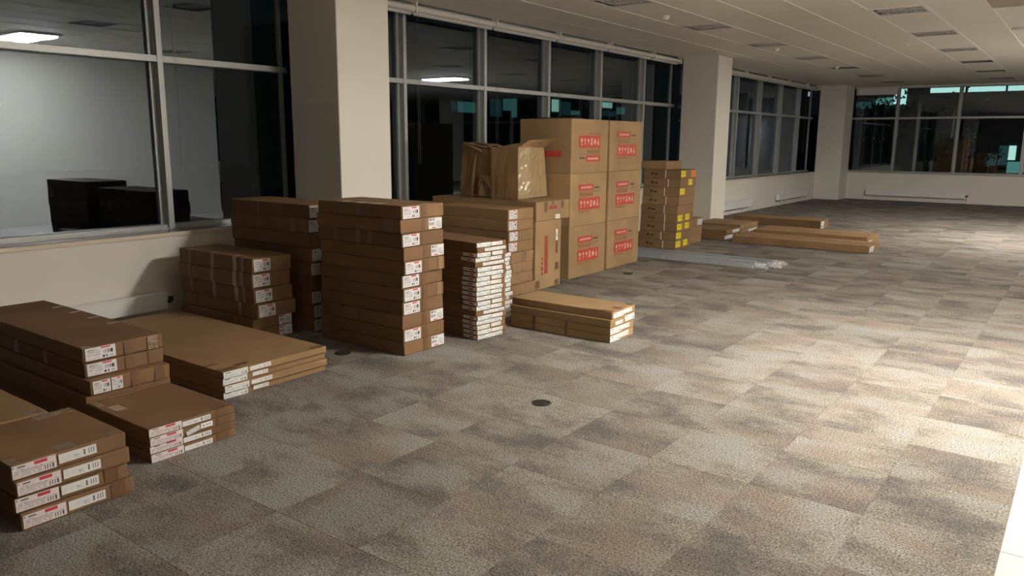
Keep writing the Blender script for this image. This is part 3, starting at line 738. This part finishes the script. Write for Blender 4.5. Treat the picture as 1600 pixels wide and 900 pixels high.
def big_carton(label, y0, y1, z0, z1, flipped=False, group=None, xf=-4.72):
    t = carton(label, group, xf, y0, y1, .70, z0, z1, KRAFT3, rj(.004))
    W, H = y1-y0, z1-z0; x = .3535
    def fl(y, z): return (-y, H-z) if flipped else (y, z)
    def R4(a, b, c, d):
        p, q = fl(a*W, c*H), fl(b*W, d*H); return (min(p[0], q[0]), max(p[0], q[0]), min(p[1], q[1]), max(p[1], q[1]))
    mark(t, 'red_panel', [R4(-.28, .30, .30, .53)], REDINK, x)
    mark(t, 'brand_panel', [R4(-.28, .11, .67, .79)], REDINK, x)
    pictos(t, mat('picto_pink', (.66, .42, .34), .6, noise=(.1, 40)), x+.0006, *R4(-.26, .28, .32, .51))
    mark(t, 'brand_lettering', [R4(-.22+.033*k, -.22+.033*k+.020, .71, .75) for k in range(9)], mat('picto_pink', (.62, .36, .28)), x+.0006, join=True)
    tx = []
    for row, (za, a, b) in enumerate(((.60, -.26, .08), (.565, -.26, .08), (.255, -.27, .02))):
        u = a
        while u < b:
            l = rnd.uniform(.012, .03); tx.append(R4(u, u+l, za, za+.018)); u += l+.012
    mark(t, 'red_lettering', tx, REDINK2, x, join=True)
    mark(t, 'dark_lettering', [R4(.15+.035*k, .15+.035*k+.022, .70, .735) for k in range(4)]+[R4(-.26, .30, .638, .643)], DARKINK, x, join=True)
    bm = bmesh.new(); r_ = (.02, .14, H*.30, H*.42); bxm(bm, -.16, .22, -W/2-.0042, -W/2-.0034, r_[2], r_[3]); obj('side_red_panel', mesh(bm, 'side_red_panel', REDINK), t)
    return t
LEV = [(1.197, 1.805), (.597, 1.197), (0, .597)]
G1, G2 = 'red-printed cartons beside the striped carton', 'red-printed cartons beside the yellow-stickered stack'
for i, (za, zb) in enumerate(LEV):
    w_ = ['top', 'middle', 'bottom'][i]
    big_carton(f'{w_} big red-printed carton in the tower next to the red-striped upright carton' + (', printed upside down' if i == 0 else ''), 7.432, 8.245, za, zb, i == 0, G1)
    big_carton(f'{w_} big red-printed carton in the tower next to the yellow-stickered stack', 8.335, 9.165, za, zb, False, G2, -4.745)
# black film on top of the tower
t = thing('plastic_film', 'crumpled black plastic film on top of the red-printed carton tower', 'plastic film', (-5.12, 7.75, 1.8048))
bm = bmesh.new(); nX, nY = 14, 12; gr = {}
for i in range(nX+1):
    for j in range(nY+1):
        gr[i, j] = bm.verts.new((-.25+.5*i/nX+rnd.uniform(-.012, .012), -.28+.55*j/nY+rnd.uniform(-.012, .012), .003+abs(rnd.gauss(0, .012))*(1 if 0 < i < nX and 0 < j < nY else .3)))
for i in range(nX):
    for j in range(nY): bm.faces.new((gr[i, j], gr[i+1, j], gr[i+1, j+1], gr[i, j+1]))
obj('film', mesh(bm, 'film', mat('black_film', (.015, .016, .016), .3, noise=(.2, 30))), t)

# open crumpled box on the long carton
t = thing('open_carton', 'crumpled open carton with torn flaps and shiny tape, on the long tan carton', 'box', (-4.965, 6.775, .933))
# local: x towards the room, y along the facade, z up ; body spans x -0.79..0, y 0..0.60
def panel(name, pts, material, th=.006, nu=8, nv=6, wob=.006, parent=t, seed=0):
    """a warped cardboard panel: bilinear patch of four corners, with real thickness"""
    rr = random.Random(seed); P = [Vector(p) for p in pts]
    nrm = (P[1]-P[0]).cross(P[3]-P[0]).normalized(); bm = bmesh.new(); top, bot = {}, {}
    for i in range(nu+1):
        for j in range(nv+1):
            u, v = i/nu, j/nv
            p = P[0]*(1-u)*(1-v)+P[1]*u*(1-v)+P[2]*u*v+P[3]*(1-u)*v
            d = wob*(math.sin(u*5+seed)*math.sin(v*4+seed*2)+rr.uniform(-.5, .5))*(1 if 0 < i < nu and 0 < j < nv else .35)
            top[i, j] = bm.verts.new(p+nrm*(th/2+d)); bot[i, j] = bm.verts.new(p-nrm*(th/2-d))
    for i in range(nu):
        for j in range(nv):
            bm.faces.new((top[i, j], top[i+1, j], top[i+1, j+1], top[i, j+1])); bm.faces.new((bot[i, j+1], bot[i+1, j+1], bot[i+1, j], bot[i, j]))
    for i in range(nu):
        bm.faces.new((bot[i, 0], bot[i+1, 0], top[i+1, 0], top[i, 0])); bm.faces.new((top[i, nv], top[i+1, nv], bot[i+1, nv], bot[i, nv]))
    for j in range(nv):
        bm.faces.new((top[0, j], top[0, j+1], bot[0, j+1], bot[0, j])); bm.faces.new((bot[nu, j], bot[nu, j+1], top[nu, j+1], top[nu, j]))
    o = obj(name, mesh(bm, name, material), parent)
    for p in o.data.polygons: p.use_smooth = False
    return o
B0, B1 = (0, 0, .002), (-.02, .60, .004)
panel('front_panel', [(0, 0, .004), (-.03, .60, .010), (-.05, .55, .555), (0, 0, .560)], mat('taped_kraft', (.40, .30, .165), .22, spec=.9, noise=(.08, 9), bump=.9, bscale=17), nu=12, nv=12, wob=.011, seed=1)
panel('side_panel', [(-.36, 0, .004), (0, 0, .004), (0, 0, .560), (-.36, .0, .545)], KRAFT2, seed=2)
panel('side_flap', [(-.80, -.015, .045), (-.60, -.04, .010), (-.55, -.02, .54), (-.76, .0, .60)], KRAFT2, seed=3)
panel('inner_panel', [(-.68, .05, .006), (-.30, .04, .006), (-.30, .04, .54), (-.66, .05, .55)], KRAFT2, seed=4)
panel('torn_piece', [(-.57, .02, .006), (-.33, .02, .006), (-.335, .03, .250), (-.555, .03, .240)], KRAFT2, seed=5)
panel('lit_patch_triangle', [(-.50, .012, .235), (-.34, .008, .05), (-.34, .008, .06), (-.34, .012, .245)], KRAFT2, nu=4, nv=4, wob=.002, seed=6)  # added panel, cut to the outline of lamplight falling on the torn piece
panel('back_panel', [(-.80, .60, .05), (-.80, 0, .05), (-.77, 0, .60), (-.78, .60, .52)], KRAFT2, seed=7)
panel('far_panel', [(-.03, .60, .010), (-.80, .60, .03), (-.78, .58, .50), (-.05, .55, .54)], KRAFT2, seed=8)
panel('base_panel', [(-.80, 0, .03), (0, 0, .006), (-.03, .60, .010), (-.80, .60, .03)], KRAFT2, seed=9)
panel('front_flap', [(0, .01, .556), (-.05, .55, .553), (.06, .62, .655), (.0, .20, .632)], KRAFT2, wob=.004, seed=10)
panel('front_flap', [(-.02, .02, .556), (-.34, .02, .545), (-.20, .30, .60), (.0, .24, .615)], KRAFT2, wob=.004, seed=11)
panel('top_flap', [(-.76, .0, .605), (-.36, .0, .545), (-.24, .40, .53), (-.70, .46, .56)], mat('taped_kraft_top', (.30, .20, .11), .30, spec=.8, noise=(.1, 9), bump=.8, bscale=12), wob=.02, seed=12)
panel('top_flap', [(-.76, .0, .603), (-.52, .0, .530), (-.44, -.06, .50), (-.70, -.035, .585)], KRAFT2, wob=.006, seed=13)
panel('clear_tape', [(-.72, .06, .605), (-.44, .05, .575), (-.40, .22, .57), (-.66, .26, .595)], CLEAR, th=.01, wob=.012, seed=15)

# S12 yellow-stickered stack
STK = [('Y', 'O'), ('', 'Y'), ('Y', ''), ('', ''), ('', ''), ('Y', 'Y'), ('Y', 'Y'), ('Y', ''), ('Y', 'Y')]
for i in range(9):
    h = 1.157/9; z1 = 1.157-h*i
    lab = []
    if STK[i][0]: lab.append((.02, .30, .22, .90, L_YEL))
    if STK[i][1] == 'Y': lab.append((.48, .74, .24, .92, L_YEL))
    if STK[i][1] == 'O': lab.append((.66, .98, .12, .90, ORANGE))
    t = carton(f'{nth(i,9)} carton of nine-high yellow-stickered stack beside the second pillar', 'yellow-stickered cartons',
               -4.853+rj(.012)-.003*i+.012, 10.548+.006*(4-i)+rj(.004), 11.15, .585, z1-h, z1, KRAFT2, .03+rj(.01), labels=lab)
    fx = rnd.choice((.20, .24, .23, .10))
    bm = bmesh.new(); W2 = (11.15-(10.548+.006*(4-i)))/2
    bxm(bm, fx-.3+.32-.006-.16, fx-.3+.32+.006-.16, -W2-.006, -W2-.003, .004, h-.004); obj('strap', mesh(bm, 'strap', WHITEPL), t)
    for q in ((-.165, -.135, .45, .66), (-.112, -.06, .42, .55)):
        bm = bmesh.new(); bxm(bm, q[0], q[1], -W2-.006, -W2-.003, h*q[2], h*q[3]); obj('print_mark', mesh(bm, 'print_mark', BLACK), t)
    if i in (0, 1, 4, 5, 6):
        for sy in (-1, 1):
            bm = bmesh.new(); bxm(bm, .2915, .2945, *sorted((sy*.006-.002, sy*(W2-.008))), .005, h-.005); obj('end_flap', mesh(bm, 'end_flap', KRAFT2), t)
t = carton('small plain carton lying on top of the yellow-stickered stack', 'x', -5.085, 10.60, 11.16, .40, 1.1572, 1.275, KRAFT2, .02); del t['group']
for i in range(3):
    h = .13; z1 = .39-h*i
    carton(f'{nth(i,3)} carton of three-high stack tucked behind the yellow-stickered stack', 'cartons behind the yellow-stickered stack',
           -4.945+rj(.01), 11.24, 11.70, .55, z1-h, z1, KRAFT2, rj(.01), labels=[(.55, .95, .15, .85, L_WW)] if i == 0 else [])
# S13 pairs of low cartons
for i in range(2):
    carton(f'{["upper","lower"][i]} of two low cartons just past the yellow-stickered stack', 'low cartons past the yellow-stickered stack',
           -4.70-.02*i, 12.105, 12.72, .66, .08*(1-i), .08*(2-i), KRAFT, rj(.01), labels=[(.45, .96, .2, .8, L_WW)] if i == 0 else [(.02, .55, .15, .85, L_WW)])
for i in range(2):
    carton(f'{["upper","lower"][i]} of two low cartons on the floor against the second pillar', 'low cartons at the second pillar',
           -4.86, 13.16+.02*i, 14.04, .84, .075*(1-i), .075*(2-i), KRAFT2, rj(.01), labels=[(.45, .92, .1, .6, L_WW)] if i == 1 else [], front_tape=[(.35, .06, .06, TAPEL), (.7, .06, .06, TAPEL)] if i == 0 else None)
# S14 long flat cartons, farthest
for i, (za, zb) in enumerate(((.038, .148), (0, .038))):
    carton(f'{["thick upper","thin lower"][i]} of two long cartons nearest the far end radiator', 'long cartons nearest the far end',
           -3.972, 14.83, 15.36, 1.66, za, zb, KRAFT2, 0, labels=[(.03, .40, .12, .85, L_WW)])
# S15 long flats on the carpet, with folded flaps
def long_flat(label, xf, y0, y1, L, h, lab, rz=0):
    t = carton(label, 'x', xf, y0, y1, L, 0, h, KRAFT2, rz, labels=lab); del t['group']
    W = y1-y0
    for s in (-1, 1):
        bm = bmesh.new(); bxm(bm, -L/2+.01, L/2-.155, *sorted((s*.016, s*(W/2-.004))), h-.001, h+.007, .001); obj('top_flap', mesh(bm, 'top_flap', KRAFT2), t)
    bm = bmesh.new(); bxm(bm, L/2-.13, L/2-.003, -W/2+.003, W/2-.003, h-.001, h+.007, .001); obj('end_flap', mesh(bm, 'end_flap', KRAFT2), t)
    return t
long_flat('long flat carton lying foremost on the open carpet, white end label', -2.50, 11.93, 12.57, 2.03, .10, [(.03, .45, .1, .9, L_WW)], -.01)
long_flat('long flat carton lying between the foremost long carton and the two farthest long cartons', -2.69, 12.64, 13.42, 1.76, .145, [(.03, .40, .1, .6, L_WW)], -.005)
# S17 four-high low stack standing alone
LB = [[(.05, .50, .10, .78, L_WW), (.48, .84, .30, .82, L_STRIP)], [(.18, .50, .14, .60, L_STRIP), (.58, .99, .18, .95, L_WW)], [(.0, .45, .10, .86, L_WW), (.44, .80, .30, .86, L_STRIP)], [(.0, .43, .10, .88, L_WW), (.42, .78, .30, .90, L_STRIP)]]
for i in range(4):
    h = .0635; z1 = .254-h*i
    carton(f'{nth(i,4)} carton of four-high low stack standing alone on the open carpet', 'cartons in the lone low stack',
           -2.905-.004*i, 5.208+rj(.004)+(.008 if i == 0 else 0), 5.600+rj(.003), .965, z1-h, z1, KRAFT3, math.radians(.3)+rj(.004), labels=LB[i],
           tapes=[(.42, .02, TAPE), (.75, .03, TAPE)] if i > 1 else [], top_tape=[(.0, .10, .02, .12, TAPE), (0, .085, .35, .52, TAPE), (.0, .07, .86, .98, TAPE), (.06, .20, .0, .035, TAPE)] if i == 0 else None)

# ------------------------------------------------------------------ wrapped steel profiles
def profile_bar(label, xf, y0, L, w_, h, seed, rz):
    t = thing('steel_profile', label, 'metal profile', (xf-L/2, y0+w_/2, 0), rz)
    bm = bmesh.new()
    bxm(bm, -L/2, L/2, -w_/2, -w_/2+.004, .002, h); bxm(bm, -L/2, L/2, w_/2-.004, w_/2, .002, h)
    for ya, yb in ((-w_/2, -.3*w_), (-.3*w_+.026, .1*w_), (.1*w_+.026, w_/2)): bxm(bm, -L/2, L/2, ya, yb, h-.004, h)
    bxm(bm, -L/2, L/2, -w_/2, w_/2, .002, .006)
    obj('channel', mesh(bm, 'channel', STEEL), t)
    # crumpled wrap round the bar, longer than the bar at the room end
    rr = random.Random(seed); bm = bmesh.new(); nU, nV = 46, 14; ring = []
    for i in range(nU+1):
        x = -L/2+(L+.16)*i/nU; tail = max(0, (x-L/2)/.16)
        row = []
        for j in range(nV):
            a = 2*math.pi*j/nV
            cy_, cz_ = math.cos(a), math.sin(a)
            k = max(abs(cy_), abs(cz_))
            ry = (w_/2+.006)*cy_/k*(1-.35*tail); rz_ = (h/2+.006)*cz_/k*(1-.55*tail)
            j_ = .004+.018*tail
            row.append(bm.verts.new((x+rr.uniform(-.01, .01), ry+rr.uniform(-j_, j_), max(.002, h/2*(1-.4*tail)+.004+rz_+rr.uniform(-j_, j_)))))
        ring.append(row)
    for A, B in zip(ring, ring[1:]):
        for j in range(nV): bm.faces.new((A[j], A[(j+1) % nV], B[(j+1) % nV], B[j]))
    obj('plastic_wrap', mesh(bm, 'plastic_wrap', PLASTIC), t)
    bm = bmesh.new(); ring = []
    for i in range(9):
        x = L/2-.03+.17*i/8; k = i/8; row = []
        for j in range(12):
            a = 2*math.pi*j/12
            row.append(bm.verts.new((x+rr.uniform(-.012, .012), (w_/2+.008)*math.cos(a)*(1-.2*k)+rr.uniform(-.012, .012), max(.002, h*.5+(h*.5+.006)*math.sin(a)*(1-.4*k)+rr.uniform(-.012, .012)))))
        ring.append(row)
    for A, B in zip(ring, ring[1:]):
        for j in range(12): bm.faces.new((A[j], A[(j+1) % 12], B[(j+1) % 12], B[j]))
    obj('wrap_end', mesh(bm, 'wrap_end', WRAPEND), t)
profile_bar('grey steel profile in clear wrap lying nearest the red-printed cartons', -3.30, 9.53, 2.4, .13, .075, 1, -.01)
profile_bar('grey steel profile in clear wrap, middle one of the three', -3.20, 9.74, 2.4, .13, .060, 2, -.012)
profile_bar('grey steel profile in clear wrap lying nearest the yellow-stickered stack', -3.22, 9.97, 2.3, .13, .055, 3, .0)

# ------------------------------------------------------------------ outside at night
GZ = -1.2
boxo('ground_outside', (-70, 40, -30, 90, GZ-.2, GZ), mat('asphalt', (.06, .062, .064), .9, noise=(.2, 1)), kind='structure')
# a hole is not needed: the storey floor slab stands on the ground
DARKF = mat('facade_dark', (.09, .115, .115), .8, noise=(.1, .5))
FRAMEX = mat('facade_frame', (.09, .10, .10), .6, noise=(.1, 2))
def lit(name, col, s): return mat(name, (.1, .1, .1), .6, noise=(.1, 2), emit=col, estr=s*.5)
LITW, LITT, LITD = lit('lit_window_white', (.70, .95, .92), 1.3), lit('lit_window_teal', (.22, .55, .52), .55), lit('lit_window_dim', (.08, .22, .24), .28)
b1 = thing('office_building', 'dark office building with a lit strip of windows beyond the far end windows', 'building', (-4, 45, GZ))
boxo('wall', (-4.4, 14, 0, 12, 0, 5.20), DARKF, b1)
boxo('wall', (-14, -4.4, .6, 12, 0, 4.3), FRAMEX, b1)
boxo('parapet', (-4.4, 14, -.05, 12, 5.56, 7.2), DARKF, b1)
for (x0, x1) in ((-3.25, -1.72), (-1.60, -.02), (.08, 1.6), (1.7, 3.3), (3.4, 5.0)):
    o = boxo('window', (x0, x1, -.02, .05, 5.26, 5.50), LITW, b1)
for k, (x0, x1, z0, z1, m_) in enumerate(((-5.75, -5.35, 4.72, 5.05, LITT), (-5.30, -4.95, 4.70, 5.08, LITT), (-4.90, -4.72, 4.75, 5.45, LITW), (-4.70, -4.32, 4.72, 5.5, LITW), (-6.7, -5.85, 4.55, 4.9, LITD))):
    o = boxo('window', (x0, x1, -.10, -.02, z0, z1), m_, b1)
boxo('bay', (-6.8, -4.31, -.02, .62, 4.3, 5.6), FRAMEX, b1)
for (x0, x1, z0, z1, m_) in ((.42, .72, 2.0, 2.68, LITW), (.02, .38, 1.75, 2.68, LITD), (.42, .95, 1.38, 1.92, LITT), (.98, 2.2, 1.4, 2.7, LITT), (-.5, -.05, 1.7, 2.3, LITD)):
    o = boxo('window', (x0, x1, -.03, .02, z0, z1), m_, b1)
    boxo('window_frame', (x0-.02, x1+.02, -.05, -.03, z0-.03, z0), FRAMEX, o)
LITW2, LITT2, LITD2 = lit('far_window_white', (.55, .85, .80), .55), lit('far_window_teal', (.15, .42, .42), .22), lit('far_window_dim', (.05, .16, .19), .16)
b2 = thing('office_block', 'office block with scattered teal windows opposite the cartons', 'building', (-30, 44, GZ))
boxo('wall', (-10, 0, -16, 16, 0, 9), mat('block_render', (.12, .13, .13), .9, noise=(.1, .5)), b2)
for (y0, y1, z0, z1, m_) in ((-9.6, -9.1, 4.4, 4.95, LITD2), (-9.0, -7.5, 4.35, 4.95, LITT2), (-6.0, -4.9, 4.2, 5.2, LITD2), (-4.7, -3.9, 4.6, 5.3, LITT2), (-3.8, -3.3, 4.2, 5.35, LITT2), (.7, 1.5, 4.7, 5.5, LITW2), (1.7, 3.0, 4.5, 5.4, LITD2), (3.1, 4.2, 4.55, 4.85, LITT2), (7.4, 8.8, 5.2, 5.6, LITW2), (7.3, 9.4, 4.6, 5.0, LITD2), (9.6, 10.8, 4.8, 5.3, LITT2)):
    o = boxo('window', (0, .06, y0, y1, z0, z1), m_, b2)
# trees between the buildings
TR = mat('tree_bark', (.16, .155, .14), .9, noise=(.2, 12)); LF = mat('leaf', (.05, .085, .05), .8, noise=(.3, 6))
def tree(label, x, y, h, seed, fork):
    rr = random.Random(seed); t = thing('street_tree', label, 'tree', (x, y, GZ))
    bm = bmesh.new(); pts = [Vector((0, 0, -.02))]
    for k in range(1, 6): pts.append(Vector((rr.uniform(-.08, .08)*k*.5, rr.uniform(-.08, .08), h*.6*k/5)))
    for k, (a, b) in enumerate(zip(pts, pts[1:])): cyl(bm, a, b, .11-.012*k, 8, .11-.012*(k+1))
    for s in range(fork):
        a = pts[3+(s % 3)]; b = a+Vector((rr.uniform(-.9, .9), rr.uniform(-.6, .6), rr.uniform(.8, 1.6))); cyl(bm, a, b, .05, 6, .02)
    obj('trunk', mesh(bm, 'trunk', TR), t)
    bm = bmesh.new()
    for k in range(330):
        r_ = rr.random()**.4; a = rr.uniform(0, 6.283); e = rr.uniform(-1, 1)
        p = Vector((1.2*r_*math.cos(a)*math.sqrt(1-e*e), 1.1*r_*math.sin(a)*math.sqrt(1-e*e), h*.8+h*.28*r_*e))
        u = Vector((rr.uniform(-1, 1), rr.uniform(-1, 1), rr.uniform(-1, 1))).normalized()*.09; v = u.orthogonal().normalized()*.05
        bm.faces.new([bm.verts.new(p-u), bm.verts.new(p+v), bm.verts.new(p+u), bm.verts.new(p-v)])
    obj('foliage', mesh(bm, 'foliage', LF), t, kind='stuff')
tree('slim tree outside the corner pane of the far end windows', -7.0, 34, 5.0, 1, 3)
tree('forked tree outside the middle of the far end windows', -4.6, 36, 4.6, 2, 5)
tree('leafy tree outside beside the lit ground-floor room', -4.5, 40, 3.2, 3, 4)
